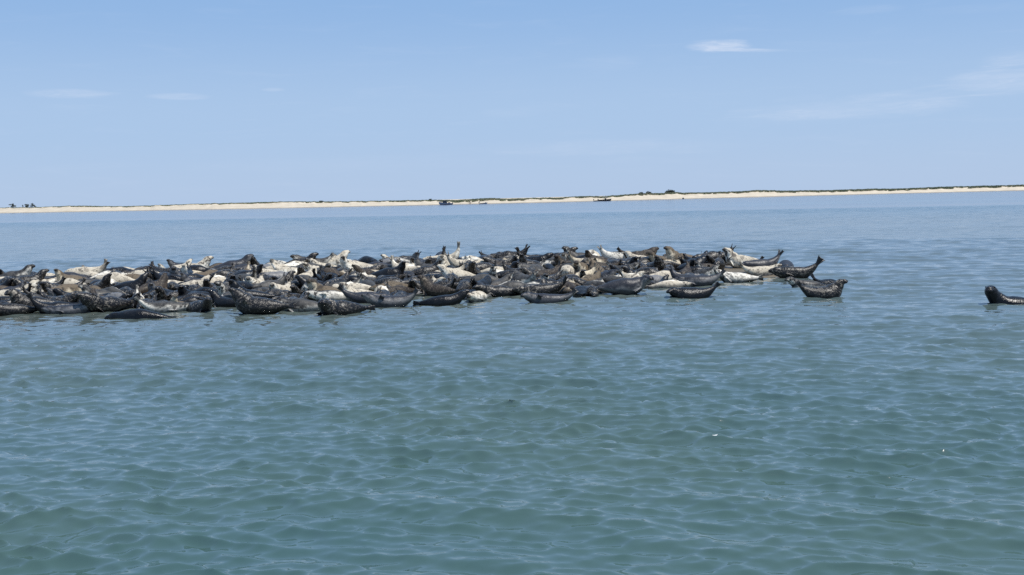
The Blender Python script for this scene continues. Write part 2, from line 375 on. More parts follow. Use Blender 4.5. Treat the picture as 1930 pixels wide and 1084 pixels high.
# patches and slicks
mp2 = n_.nodes.new('ShaderNodeMapping'); mp2.inputs['Scale'].default_value = (.004, .03, 1); mp2.inputs['Rotation'].default_value = (0, 0, R(13)); n_.links.new(P, mp2.inputs[0])
band = noise(n_, mp2.outputs[0], 1.6, 4, .55)
env = mth(n_, 'MULTIPLY', mth(n_, 'MULTIPLY', rough_env, cal), ramp(n_, band, .3, .7, .7, 1.25))
sA = mth(n_, 'MULTIPLY', mth(n_, 'MULTIPLY_ADD', lost, .75, .0), env)
sB = mth(n_, 'MULTIPLY', mth(n_, 'MULTIPLY_ADD', lost, .75, .20), env)
sC = mth(n_, 'MULTIPLY', mth(n_, 'MULTIPLY_ADD', lost, .10, .14), env)
tot = vmth(n_, 'ADD', vmth(n_, 'ADD', vscale(n_, nA, sA), vscale(n_, nB, sB)), vscale(n_, nC, sC))
tot = vmth(n_, 'MULTIPLY', tot, (1, 1, 0))
nn = n_.nodes.new('ShaderNodeVectorMath'); nn.operation = 'NORMALIZE'
n_.links.new(vmth(n_, 'ADD', g_.outputs['Normal'], tot), nn.inputs[0]); n_.links.new(nn.outputs[0], b_.inputs['Normal'])
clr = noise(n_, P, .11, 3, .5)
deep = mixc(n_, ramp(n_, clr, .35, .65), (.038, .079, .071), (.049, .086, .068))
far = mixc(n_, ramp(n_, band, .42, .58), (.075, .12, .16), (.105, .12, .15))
deep = mixc(n_, ramp(n_, att(n_, 'dist'), 2.3, 4.2), deep, (.086, .114, .118))  # base colour paler and greyer with distance, painting in stronger sky reflection
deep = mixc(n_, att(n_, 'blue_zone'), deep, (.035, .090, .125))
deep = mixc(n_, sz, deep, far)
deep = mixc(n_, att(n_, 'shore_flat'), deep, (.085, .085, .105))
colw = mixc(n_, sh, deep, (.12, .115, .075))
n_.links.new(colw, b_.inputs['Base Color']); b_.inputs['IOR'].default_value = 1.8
b_.inputs['Roughness'].default_value = .06
n_.links.new(mth(n_, 'MULTIPLY_ADD', lost, .08, .05), b_.inputs['Roughness'])
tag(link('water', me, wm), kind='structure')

# ------------------------------------------------------------------ seals
S_K = np.array([0, .012, .03, .06, .085, .115, .15, .19, .25, .32, .40, .50, .60, .70, .80, .88, .95, 1.0])
W_K = np.array([.056, .092, .108, .116, .148, .172, .182, .184, .222, .275, .322, .342, .322, .268, .200, .140, .100, .080])
H_K = np.array([.048, .078, .092, .106, .144, .170, .180, .188, .228, .274, .306, .318, .296, .244, .182, .126, .084, .062])
P_K = np.array([0, .14, .30, .50, .72, 1.0])
def seal_spine(p, L=2.1, n=64):
    s = np.linspace(0, 1, n)
    def kn(v): return np.interp(s, P_K, v)
    pit = np.radians(kn([p.get('hp', 0), p.get('np', 20), p.get('np', 20) * .85, 0, -p.get('tp', 0) * .45, -p.get('tp', 0)]))
    yaw = np.radians(kn([p.get('hy', 0), p.get('hy', 0) * .6 + p.get('by', 0), p.get('by', 0) * .6, 0, -p.get('ty', 0) * .5, -p.get('ty', 0)]))
    for _ in range(3):
        pit[1:-1] = (pit[:-2] + 2 * pit[1:-1] + pit[2:]) / 4; yaw[1:-1] = (yaw[:-2] + 2 * yaw[1:-1] + yaw[2:]) / 4
    T = np.stack([np.cos(pit) * np.cos(yaw), np.cos(pit) * np.sin(yaw), np.sin(pit)], -1)
    pos = np.zeros((n, 3)); ds = L / (n - 1)
    for i in range(1, n): pos[i] = pos[i - 1] - (T[i] + T[i - 1]) / 2 * ds
    mid = n // 2; pos -= pos[mid]
    S = np.stack([-np.sin(yaw), np.cos(yaw), 0 * yaw], -1); U = np.cross(T, S)
    rol = np.radians(kn([p.get('hr', p.get('roll', 0)), p.get('hr', p.get('roll', 0)), p.get('roll', 0), p.get('roll', 0), p.get('roll', 0), p.get('roll', 0) + p.get('tr', 0)]))
    c, sn = np.cos(rol)[:, None], np.sin(rol)[:, None]
    return s, pos, T, S * c + U * sn, U * c - S * sn
def plate(base, fwd, wid, nor, length, w0, w1, th, fan, curl=0., nd=5, crescent=.12):
    """thick webbed flipper: nu across, nv along; digit ridges."""
    nu, nv = 17, 9; top, bot = [], []
    for j in range(nv):
        v = j / (nv - 1)
        for i in range(nu):
            u = i / (nu - 1) * 2 - 1
            a = u * fan
            d = fwd * math.cos(a) + wid * math.sin(a)
            ln = length * (1 - crescent * (1 - u * u)) * (1 - .05 * (1 - abs(math.cos(u * math.pi * nd / 2))))
            rid = abs(math.cos(u * math.pi * nd / 2 * .999))
            t = th * (1 - .72 * v) * (.55 + .45 * rid) * (1 - .5 * u ** 6)
            c = base + wid * (u * w0 * (1 - v) + u * w1 * v * .3) + d * (ln * v) + nor * (curl * v * v * length)
            top.append(c + nor * t); bot.append(c - nor * t)
    V = np.array(top + bot); N = nu * nv; F = []
    idx = lambda j, i: j * nu + i
    for j in range(nv - 1):
        for i in range(nu - 1):
            F.append((idx(j, i), idx(j, i + 1), idx(j + 1, i + 1), idx(j + 1, i)))
            F.append((N + idx(j, i), N + idx(j + 1, i), N + idx(j + 1, i + 1), N + idx(j, i + 1)))
    for i in range(nu - 1):
        F.append((idx(0, i), N + idx(0, i), N + idx(0, i + 1), idx(0, i + 1)))
        F.append((idx(nv - 1, i), idx(nv - 1, i + 1), N + idx(nv - 1, i + 1), N + idx(nv - 1, i)))
    for j in range(nv - 1):
        F.append((idx(j, 0), idx(j + 1, 0), N + idx(j + 1, 0), N + idx(j, 0)))
        F.append((idx(j, nu - 1), N + idx(j, nu - 1), N + idx(j + 1, nu - 1), idx(j + 1, nu - 1)))
    return V, F
def ico(c, r, ax=None):
    bm = bmesh.new(); bmesh.ops.create_icosphere(bm, subdivisions=2, radius=1)
    V = np.array([v.co[:] for v in bm.verts]); F = [tuple(v.index for v in f.verts) for f in bm.faces]; bm.free()
    if ax is None: V = V * r
    else: V = V[:, :1] * ax[0] * r[0] + V[:, 1:2] * ax[1] * r[1] + V[:, 2:] * ax[2] * r[2]
    return V + c, F
def nrm(v): return v / np.linalg.norm(v)
ROT = {}
def build_seal(p, voxel=.026, seed=0):
    """returns (mesh, eye positions, ground drop). Head towards +X, nose end of the spine first."""
    s, pos, T, S, U = seal_spine(p); g = np.random.RandomState(seed)
    L = 2.1; fat = p.get('fat', 1.); bull = p.get('bull', 0.)
    Wd = np.interp(s, S_K, W_K); Hd = np.interp(s, S_K, H_K)
    body = sstep(s, .13, .34)
    Wd = Wd * (1 + (fat - 1) * body); Hd = Hd * (1 + (fat - 1) * body)
    neck = np.exp(-((s - .24) / .09) ** 2)
    Wd *= 1 + bull * .30 * neck; Hd *= 1 + bull * .32 * neck
    Wd *= 1 + bull * .12 * (1 - sstep(s, .14, .2)); Hd *= 1 + bull * .12 * (1 - sstep(s, .14, .2))
    wr = (.03 + .035 * bull) * np.exp(-((s - .23) / .065) ** 2) * np.sin(s * 2 * math.pi * 42 + g.rand() * 6)
    flex = p.get('np', 0) / 60.
    na = 28; V = []; F = []
    ths = np.linspace(0, 2 * math.pi, na, endpoint=False)
    lump = g.rand(4) * 6.28
    for i in range(len(s)):
        for t in ths:
            c, d = math.cos(t), math.sin(t)
            k = 1 + wr[i] * (1 if d > -.5 else .4) * (.6 + abs(flex)) + .025 * math.sin(3 * t + lump[0] + s[i] * 9) * body[i] + .02 * math.sin(s[i] * 23 + lump[1]) * body[i]
            hh = Hd[i] * (1.0 if d > 0 else .92)
            if s[i] < .075 and d > 0: hh *= .92        # flat bridge of the long snout
            V.append(pos[i] + S[i] * c * Wd[i] * k + U[i] * d * hh * k)
    n = len(s)
    for i in range(n - 1):
        for j in range(na):
            a = i * na + j; b = i * na + (j + 1) % na
            F.append((a, b, b + na, a + na))
    V.append(pos[0] + T[0] * .02); V.append(pos[-1] - T[-1] * .02)
    for j in range(na):
        F.append((n * na, (j + 1) % na, j)); F.append((n * na + 1, (n - 1) * na + j, (n - 1) * na + (j + 1) % na))
    V = np.array(V); parts = [(V, F)]
    at = lambda q: int(round(q * (n - 1)))
    i = at(.02); mw = 1 + bull * .2
    for sg in (-1, 1):                                       # whisker pads, brows, cheeks
        parts.append(ico(pos[i] + S[i] * sg * .042 * mw - U[i] * .022 + T[i] * .014, (.068 * mw, .06 * mw, .056 * mw), (T[i], S[i], U[i])))
        j = at(.092); parts.append(ico(pos[j] + S[j] * sg * .078 + U[j] * .094, (.056, .045, .04), (T[j], S[j], U[j])))
    i = at(.045)
    mo = p.get('mouth', 0)
    jd = nrm(T[i] * math.cos(mo) - U[i] * math.sin(mo))
    jn = nrm(np.cross(jd, S[i]))
    parts.append(ico(pos[i] - U[i] * .055 + jd * .04, (.10, .06, .034), (jd, S[i], jn)))   # lower jaw
    # fore flippers
    i = at(.325)
    for sg, md in ((-1, p.get('fl', 'tuck')), (1, p.get('fr', 'tuck'))):
        if md is None: continue
        out = S[i] * sg
        root = pos[i] + out * Wd[i] * .78 - U[i] * Hd[i] * (.38 if md != 'up' else .1)
        fd, cu = {'tuck': (-T[i] * .88 + out * .42 - U[i] * .12, .12), 'down': (-U[i] * .85 + out * .45 - T[i] * .25, .1), 'out': (out * .85 - T[i] * .35 - U[i] * .15, -.2),
              'up': (out * .75 + U[i] * .62 - T[i] * .15, .15), 'fwd': (out * .6 + T[i] * .35 - U[i] * .6, .1), 'over': (-T[i] * .45 + U[i] * .5 + out * .6, .3)}[md]
        fd = nrm(fd); wd_ = T[i] - fd * np.dot(T[i], fd)
        wd_ = nrm(wd_) if np.linalg.norm(wd_) > .25 else nrm(U[i] - fd * np.dot(U[i], fd))
        no = np.cross(fd, wd_)
        parts.append(plate(root - fd * .06, fd, wd_, no, .38, .062, .09, .034, R(13), cu, 5, .14))
    # hind flippers
    i = n - 1; sp = R(p.get('hs', 14)); fan = R(p.get('fan', 16)); bend = R(p.get('hb', 0))
    for sg in (-1, 1):
        m = -T[i] * math.cos(bend) + U[i] * math.sin(bend)
        m = nrm(m * math.cos(sp) + S[i] * sg * math.sin(sp)); no = nrm(S[i] * math.cos(sp) + T[i] * sg * math.sin(sp) * 1.); wd_ = nrm(np.cross(no, m))
        parts.append(plate(pos[i] + S[i] * sg * .028 + T[i] * .09, m, wd_, no, p.get('hl', .36), .055, .06, .040, fan, p.get('hc', .1) * sg, 5, .2))
    VV = np.concatenate([q[0] for q in parts]); FF = []; o_ = 0
    for v, f in parts:
        FF += [tuple(a + o_ for a in ff) for ff in f]; o_ += len(v)
    me = bpy.data.meshes.new('seal_raw'); me.from_pydata(VV.tolist(), [], FF); me.update()
    tmp = bpy.data.objects.new('tmp', me); COL.objects.link(tmp)
    bm = bmesh.new(); bm.from_mesh(me); bmesh.ops.recalc_face_normals(bm, faces=bm.faces); bm.to_mesh(me); bm.free()
    md = tmp.modifiers.new('r', 'REMESH'); md.mode = 'VOXEL'; md.voxel_size = voxel; md.use_smooth_shade = True
    sm = tmp.modifiers.new('s', 'SMOOTH'); sm.factor = .5; sm.iterations = 2
    dg = bpy.context.evaluated_depsgraph_get(); out = bpy.data.meshes.new_from_object(tmp.evaluated_get(dg))
    bpy.data.objects.remove(tmp); bpy.data.meshes.remove(me)
    nv = len(out.vertices); co = np.empty(nv * 3, np.float32); out.vertices.foreach_get('co', co); co = co.reshape(-1, 3)
    # blubber settles on the ground
    near = ((co[:, None, :] - pos[None]) ** 2).sum(-1); k = near.argmin(1)
    bodymask = (s > .3) & (s < .75)
    zmin = (pos[:, 2] - Hd * .93)[bodymask].min()
    fl = zmin + .07
    low = co[:, 2] < fl
    co[low, 2] = fl - (fl - co[low, 2]) * .12
    out.vertices.foreach_set('co', co.ravel()); out.update()
    rel = co - pos[k]; dorsal = (rel * U[k]).sum(1) / Hd[k]; side = (rel * S[k]).sum(1) / Wd[k]
    flip = sstep(np.hypot(dorsal, side), 1.12, 1.45) * (s[k] > .2); flip = np.maximum(flip, (s[k] > .985) * .9)
    rest = np.stack([s[k] * L + (rel * T[k]).sum(1), side * Wd[k], dorsal * Hd[k]], -1)
    a = out.attributes.new('rest', 'FLOAT_VECTOR', 'POINT'); a.data.foreach_set('vector', rest.astype(np.float32).ravel())
    fattr(out, 'dorsal', np.clip(dorsal, -1, 1)); fattr(out, 'flip', flip); fattr(out, 'along', s[k])
    for pl in out.polygons: pl.use_smooth = True
    j = at(.082); eyes = [tuple(pos[j] + S[j] * sg * .118 * (1 + bull * .1) + U[j] * .078) for sg in (-1, 1)]
    jn_ = at(.0); nose = tuple(pos[0] + T[0] * .028 + U[0] * .012)
    mouthp = tuple(pos[at(.03)] - U[at(.03)] * .03 + T[at(.03)] * .03)
    return out, eyes, nose, mouthp, float(fl - .008), (T[0], U[0], S[0])

def coat(name, base, belly, spot, amt, sc, rough, bellyamt=.8, lo=.54, mud=.25):
    m = bpy.data.materials.new(name); m.use_nodes = True; n_ = m.node_tree; b_ = n_.nodes['Principled BSDF']
    oi = n_.nodes.new('ShaderNodeObjectInfo'); rnd = oi.outputs['Random']
    off = n_.nodes.new('ShaderNodeCombineXYZ')
    n_.links.new(mth(n_, 'MULTIPLY', rnd, 57.), off.inputs[0]); n_.links.new(mth(n_, 'MULTIPLY', rnd, 31.), off.inputs[1])
    vec = vmth(n_, 'ADD', att(n_, 'rest', 'Vector'), off.outputs[0])
    g_ = n_.nodes.new('ShaderNodeNewGeometry'); sp_ = n_.nodes.new('ShaderNodeSeparateXYZ'); n_.links.new(g_.outputs['Position'], sp_.inputs[0])
    big = noise(n_, vec, 1.9, 3, .6); sm = noise(n_, vec, sc, 3, .55, dist=.5); fine = noise(n_, vec, sc * 2.6, 3, .6)
    dor = mth(n_, 'ADD', att(n_, 'dorsal'), mth(n_, 'MULTIPLY', mth(n_, 'SUBTRACT', big, .5), 2.0))
    c = mixc(n_, ramp(n_, dor, .35, -.25, 0, bellyamt), base, belly)
    nk = ramp(n_, att(n_, 'along'), .6, .15, .5, 1.)
    lo2 = mth(n_, 'ADD', lo, mth(n_, 'MULTIPLY', mth(n_, 'SUBTRACT', big, .5), -.35))
    msk = mth(n_, 'MULTIPLY', mth(n_, 'MULTIPLY', mth(n_, 'SUBTRACT', sm, lo2), 22., clamp=True), amt)
    c = mixc(n_, mth(n_, 'MULTIPLY', msk, nk), c, spot)
    c = mixc(n_, ramp(n_, fine, .57, .62, 0, amt * .7), c, spot)
    c = mixc(n_, ramp(n_, noise(n_, vec, 1.3, 4, .6), .5, .72, 0, mud), c, (.2, .165, .115))
    c = mixc(n_, mth(n_, 'MULTIPLY', att(n_, 'flip'), .7), c, (.03, .028, .027))
    c = mixc(n_, ramp(n_, att(n_, 'along'), .03, .0, 0, .8), c, (.018, .016, .016))
    # the side dipped in the sea is wet: darker and glossy
    wz = mth(n_, 'ADD', sp_.outputs[2], mth(n_, 'MULTIPLY', mth(n_, 'SUBTRACT', big, .5), .3))
    wet = ramp(n_, wz, .20, .06)
    c = mixc(n_, wet, c, mixc(n_, 1., c, (.32, .34, .38), 'MULTIPLY'))
    n_.links.new(c, b_.inputs['Base Color'])
    n_.links.new(mth(n_, 'SUBTRACT', rough, mth(n_, 'MULTIPLY', wet, max(rough - .25, 0))), b_.inputs['Roughness'])
    b_.inputs['Specular IOR Level'].default_value = .3
    bp = n_.nodes.new('ShaderNodeBump'); bp.inputs['Strength'].default_value = .5; bp.inputs['Distance'].default_value = .02
    n_.links.new(fine, bp.inputs['Height']); n_.links.new(bp.outputs[0], b_.inputs['Normal'])
    return m
COATS = {
    'bull':   coat('coat_bull', (.009, .0085, .009), (.018, .016, .015), (.34, .30, .24), .6, 8., .30, .6, .60, .05),
    'black':  coat('coat_black', (.006, .006, .007), (.010, .010, .012), (.06, .055, .05), .35, 7., .3, .6, .60, .0),
    'grey':   coat('coat_grey', (.028, .029, .035), (.20, .195, .19), (.012, .012, .014), .6, 6., .4, .8, .58, .0),
    'silver': coat('coat_silver', (.06, .057, .052), (.70, .65, .55), (.014, .013, .013), .95, 5.5, .5, .95, .52, .0),
    'cream':  coat('coat_cream', (.50, .44, .34), (.84, .78, .65), (.075, .062, .052), .95, 4.6, .7, .95, .545, .0),
    'tan':    coat('coat_tan', (.12, .092, .06), (.55, .47, .34), (.02, .016, .013), .9, 5., .7, .95, .56, .1),
    'brown':  coat('coat_brown', (.022, .016, .012), (.07, .052, .036), (.30, .25, .18), .5, 6., .6, .8, .63, .1),
}
COAT_W = {'bull': 'dark mottled', 'black': 'glossy black', 'grey': 'smooth grey', 'silver': 'silver spotted', 'cream': 'cream spotted', 'tan': 'tan', 'brown': 'dark brown'}
eye_mat = simple_mat('eye_black', (.01, .009, .009), .12)
nose_mat = simple_mat('nose_black', (.02, .018, .018), .35)
tongue_mat = simple_mat('mouth_pink', (.42, .10, .11), .4)
def ball_mesh(name, rad, m, sub=2, sc=(1, 1, 1)):
    bm = bmesh.new(); bmesh.ops.create_icosphere(bm, subdivisions=sub, radius=rad)
    for v in bm.verts: v.co = Vector((v.co.x * sc[0], v.co.y * sc[1], v.co.z * sc[2]))
    me = bpy.data.meshes.new(name); bm.to_mesh(me); bm.free(); me.materials.append(m)
    for p in me.polygons: p.use_smooth = True
    return me
eye_me = ball_mesh('eye', .022, eye_mat); nose_me = ball_mesh('nose', .026, nose_mat, 2, (.8, 1.2, .8))
tongue_me = ball_mesh('open_mouth', .045, tongue_mat, 2, (1.5, .9, .55))
SEALS = []
def place(proto, name, loc, head, coatname, scale, label, face=True, group='grey seals hauled out on the sandbar', tilt=0.):
    me, eyes, nose, mouthp, fl, fr = proto
    o = bpy.data.objects.new('seal', me); COL.objects.link(o)
    if not me.materials: me.materials.append(COATS[coatname])
    o.material_slots[0].link = 'OBJECT'; o.material_slots[0].material = COATS[coatname]
    o.rotation_euler = (R(tilt), 0, R(head)); o.scale = (scale,) * 3
    o.location = (loc[0], loc[1], loc[2] - fl * scale)
    tag(o, label, 'seal', group)
    if face:
        for e in eyes:
            q = bpy.data.objects.new('eye', eye_me); COL.objects.link(q); q.parent = o; q.location = e
        q = bpy.data.objects.new('nose', nose_me); COL.objects.link(q); q.parent = o; q.location = nose
    SEALS.append(o)
    return o

# hand-placed seals: photo column and waterline row under the mid body, heading (0 = head to +X, 180 = to -X, -90 = to the camera), sink below water,
# coat, scale, pose, label
B = dict
HERO = [
 (18, 598, 205, .05, 'bull', 1.0, B(hp=-20, np=42, hy=30, tp=20, roll=20, fl='down', fr='down', bull=.9), 'wrinkle-necked dark bull bowing its head at the water edge'),
 (62, 592, 195, -.05, 'bull', 1.05, B(hp=-35, np=55, hy=35, tp=10, roll=0, fl='down', fr='down', bull=1.), 'bull with ribbed neck folds propped on black fore flippers'),
 (104, 594, 20, .05, 'black', .95, B(hp=0, np=10, tp=62, hs=8, fan=15, roll=10), 'black seal whose hind flippers point straight up beside the ribbed bull'),
 (134, 596, 180, .12, 'grey', 1.0, B(hp=10, np=16, tp=60, hs=6, fan=22, roll=40, ty=-10), 'smooth wet grey seal with a black paddle of hind flippers upright'),
 (200, 592, -130, -.02, 'bull', 1.12, B(hp=24, np=46, hy=-15, tp=15, roll=0, mouth=.5, bull=1.1, fl='down', fr='tuck'), 'big mottled bull with pink mouth gaping open'),
 (262, 604, 178, .16, 'black', 1.1, B(hp=-8, np=6, tp=-4, roll=10, hs=3, fan=6, hl=.34, fat=.95), 'low blue-black wet seal lying flat in front of the gaping bull'),
 (312, 593, 8, .08, 'silver', 1.0, B(hp=10, np=12, tp=44, hs=22, fan=16, roll=-20, ty=12), 'silver seal behind the flat black one with fanned hind flippers'),
 (375, 592, -40, .06, 'bull', .98, B(hp=14, np=46, hy=-46, tp=20, roll=0, fl='down', fr='up'), 'round-headed seal with pale face looking out over the water'),
 (428, 582, 160, .08, 'black', .9, B(hp=30, np=55, hy=20, tp=30, roll=0), 'small black seal with head up behind the pale-faced one'),
 (486, 596, 172, .03, 'bull', 1.15, B(hp=32, np=52, hy=15, tp=26, roll=15, bull=.8, fat=1.1, hs=10, fr='up'), 'heavy curled dark bull with rolled neck in the shallows'),
 (470, 577, 190, -.05, 'black', 1.0, B(hp=40, np=66, hy=40, tp=10, roll=0, bull=.6), 'black seal rearing its head just behind the curled bull'),
 (570, 591, 170, .06, 'silver', 1.0, B(hp=-12, np=30, hy=52, tp=10, roll=10, fat=1.05), 'white-backed seal turning a dark face down to the water'),
 (642, 597, -142, .04, 'bull', 1.08, B(hp=6, np=38, hy=52, tp=-5, roll=0, bull=.8, by=15, fl='fwd'), 'blunt mottled bull facing out with blue-grey flank behind'),
 (625, 574, 178, .04, 'silver', 1.0, B(hp=-6, np=28, hy=20, tp=12, roll=60), 'silver mottled seal lying on its side behind the blunt bull'),
 (735, 582, 182, .09, 'grey', 1.02, B(hp=18, np=38, tp=50, hs=12, fan=18, roll=30, fr='up', hc=.2), 'sleek grey seal bent like a banana with snout and tail lifted'),
 (688, 575, 4, .04, 'grey', .95, B(hp=4, np=10, tp=58, hs=7, fan=18, roll=25), 'pale grey seal with one tall dark tail paddle behind the sleek one'),
 (838, 578, 4, .10, 'black', .96, B(hp=36, np=46, tp=10, hs=8, fan=12, roll=15, fr='tuck'), 'dark wet seal lifting its pointed snout skyward'),
 (822, 562, 150, .0, 'brown', .98, B(hp=20, np=60, hy=30, tp=20, roll=0, bull=.5), 'dark brown seal with arched neck behind the snout-lifting one'),
 (900, 572, -110, .06, 'cream', .95, B(hp=0, np=22, hy=10, tp=0, roll=20), 'small cream face peering between two dark seals in the shallows'),
 (940, 563, 186, .05, 'bull', 1.0, B(hp=0, np=32, hy=24, tp=6, roll=20, bull=.5), 'dark mottled seal with pale brow low in the water'),
 (1020, 562, 182, .04, 'bull', 1.05, B(hp=6, np=12, tp=55, hs=24, fan=12, roll=25, fr='tuck'), 'dark mottled seal raising a wide V of hind flippers'),
 (1032, 575, 178, .12, 'grey', .98, B(hp=-4, np=34, hy=38, tp=34, hs=9, fan=14, roll=20, fr='up', ty=6, hb=10), 'grey seal with a pale mottled head and pointed raised tail'),
 (1180, 559, 2, -.02, 'grey', 1.12, B(hp=-6, np=40, hy=-60, tp=8, hs=5, fan=8, roll=0, fat=1.08, hl=.36), 'longest smooth grey seal with cream shoulders and dark head'),
 (1262, 549, 2, .05, 'cream', .85, B(hp=0, np=10, hy=-20, tp=0, roll=100), 'short cream seal with spotted flank beside the longest grey one'),
 (1304, 568, 182, .10, 'black', .95, B(hp=-8, np=30, hy=40, tp=50, hs=10, fan=16, roll=0, fr='out', fl='tuck', fat=1.15, bull=.4), 'blunt-headed black seal with split tail raised out of the water'),
 (1318, 543, 176, .04, 'grey', 1.0, B(hp=10, np=16, tp=50, hs=9, fan=12, roll=20, hl=.38), 'dark grey seal with long tapered tail swept up behind the black one'),
 (1386, 537, 176, .02, 'silver', .98, B(hp=26, np=42, hy=30, tp=18, roll=150, fr='over'), 'white-bellied seal curled like a bowl with black underside'),
 (1436, 525, 4, .03, 'cream', 1.0, B(hp=12, np=36, hy=-30, tp=40, hs=16, roll=20), 'cream seal arched beside open water with dark wet belly'),
 (1404, 514, 178, .02, 'brown', .9, B(hp=10, np=20, tp=60, hs=10, fan=12, roll=0), 'brown seal with dark tail spike up near the arched cream one'),
 (1500, 529, 176, .03, 'bull', 1.12, B(hp=-2, np=20, tp=62, hs=14, fan=20, roll=25, bull=.5, hl=.42, fl='up'), 'mottled bull with both ends raised at the tip of the bar'),
 (1520, 545, 181, .14, 'silver', .92, B(hp=-16, np=46, hy=26, tp=-6, hs=8, roll=10, fr='tuck'), 'pale-headed grey seal sliding into the water below the bull'),
 (1563, 541, 30, .27, 'black', .95, B(hp=-50, np=-50, tp=52, hs=34, fan=12, roll=40), 'diving dark seal with only rump and tail above water'),
 (1553, 567, 2, .10, 'bull', .95, B(hp=-4, np=56, hy=-30, tp=56, hs=12, fan=16, roll=10, fr='up', bull=.6, fat=1.18), 'mottled seal balancing with snout and tail up, apart in the water'),
 (1910, 576, 172, .25, 'black', 1.22, B(hp=-18, np=52, hy=74, fat=.9, tp=-10, roll=0, fl='tuck', fr='tuck'), 'lone glossy black seal swimming with its head above water'),
]
for i, (x, y, hd, sink, ct, sc, ps, lb) in enumerate(HERO):
    if ps['tp'] < 30: ps['tp'] *= .2
    if 0 < ps['np'] < 50: ps['np'] *= .8
    if ps['tp'] > 45 and x > 200: ps['tp'] *= .86
    pt = ground_pt(x, y - 5)
    pr = build_seal(ps, .022, i)
    o = place(pr, 'seal', (pt.x, pt.y, -sink - .05), hd, ct, sc * .82, lb, group='grey seals in the shallows at the edge of the bar')
    if ps.get('mouth'):
        q = link('tongue', tongue_me, None, o); q.location = pr[3]
        q.rotation_euler = Vector(pr[5][0]).to_track_quat('X', 'Z').to_euler()
HERO_OBJ = list(SEALS)
# crowd prototypes
rp = random.Random(8)
PROTO, PARAM = [], []
for i in range(34):
    k = i % 9
    p = B(hp=rp.uniform(-24, 4), np=rp.uniform(-2, 16), hy=rp.uniform(-50, 50), by=rp.uniform(-12, 12), tp=rp.uniform(-6, 8), ty=rp.uniform(-25, 25),
          roll=rp.choice([0, 10, -15, 60, -70, 90, 120, -100, 170]), hs=rp.uniform(4, 11), fan=rp.uniform(8, 17), fat=rp.uniform(.98, 1.22), bull=rp.choice([0, 0, 0, .3, .8]),
          fl=rp.choice(['tuck', 'tuck', 'out', 'up', 'down']), fr=rp.choice(['tuck', 'tuck', 'out', 'up', 'over']))
    p['hr'] = p['roll'] * rp.choice([1, .5, .2]); word = 'stretched out low'
    if abs(p['roll']) > 80: word = 'lying belly up'
    elif abs(p['roll']) > 40: word = 'lying on its side'
    if k == 1: p.update(hp=rp.uniform(-8, 14), np=rp.uniform(48, 64), hy=rp.uniform(-70, 70), roll=0, hr=0); word = 'holding its head up'
    if k == 2: p.update(tp=rp.uniform(48, 66), hs=rp.uniform(5, 16), hl=.38); word = 'raising tail flippers'
    if k == 3 and i < 18: p.update(hp=rp.uniform(0, 40), np=rp.uniform(35, 50), tp=rp.uniform(40, 55), roll=rp.choice([0, 20, -20]), hr=0); word = 'head and tail raised'
    if k == 4: p.update(hp=rp.uniform(30, 60), np=rp.uniform(50, 60), hy=rp.choice([-60, 60]), roll=0, hr=0); word = 'turning its head back'
    PARAM.append(p); PROTO.append((build_seal(p, .03, 100 + i), word))
PARAM.append(B(hp=0, np=10, tp=86, hs=3, fan=9, hl=.46, roll=0)); PROTO.append((build_seal(PARAM[34], .026, 999), 'holding pale hind flippers straight up'))
# landmarks for the wording: hero seals along the front
rp = random.Random(77)
def circles(x, y, hd, sc):
    c, s_ = math.cos(R(hd)), math.sin(R(hd))
    return [(x + c * t * sc, y + s_ * t * sc, rad * sc) for t, rad in ((.62, .19), (.28, .27), (-.08, .28), (-.42, .22), (-.8, .12))]
taken = []
for o in HERO_OBJ: taken += circles(o.location.x, o.location.y, math.degrees(o.rotation_euler.z), o.scale[0])
CROWD = []
# silhouettes on the ridge that the photograph shows singly: column, heading, kind word
for (x, hd, k, ct) in ((583, 175, 3, 'silver'), (560, 10, 1, 'bull'), (622, 0, 1, 'cream'), (835, 170, 2, 'cream'), (957, 183, 2, 'bull'), (1008, 5, 2, 'bull'), (1052, 0, 1, 'bull'), (1090, 175, 1, 'silver'),
                       (1165, 8, 2, 'silver'), (1203, 0, 3, 'brown'), (1283, 170, 1, 'tan'), (1345, 184, 2, 'bull'), (1395, 178, 1, 'cream'), (1436, 184, 2, 'grey'), (362, 0, 1, 'cream'), (436, 10, 1, 'grey'), (20, 0, 1, 'silver'), (158, 175, 2, 'cream'), (745, 170, 3, 'silver')):
    a = azim(x); rb = float(np.interp(a, BA, BR)) - .6
    idx = [i for i in range(34) if i % 9 == k]; pi = 34 if x == 835 else idx[(x * 7) % len(idx)]
    X0, Y0 = math.sin(a) * rb, math.cos(a) * rb
    CROWD.append((X0, Y0, hd + rp.uniform(-12, 12), .88, ct, pi)); taken += circles(X0, Y0, hd, .88)
FRONT = [(math.atan2(o.location.x, o.location.y), math.hypot(o.location.x, o.location.y)) for o in HERO_OBJ]
tries = 0
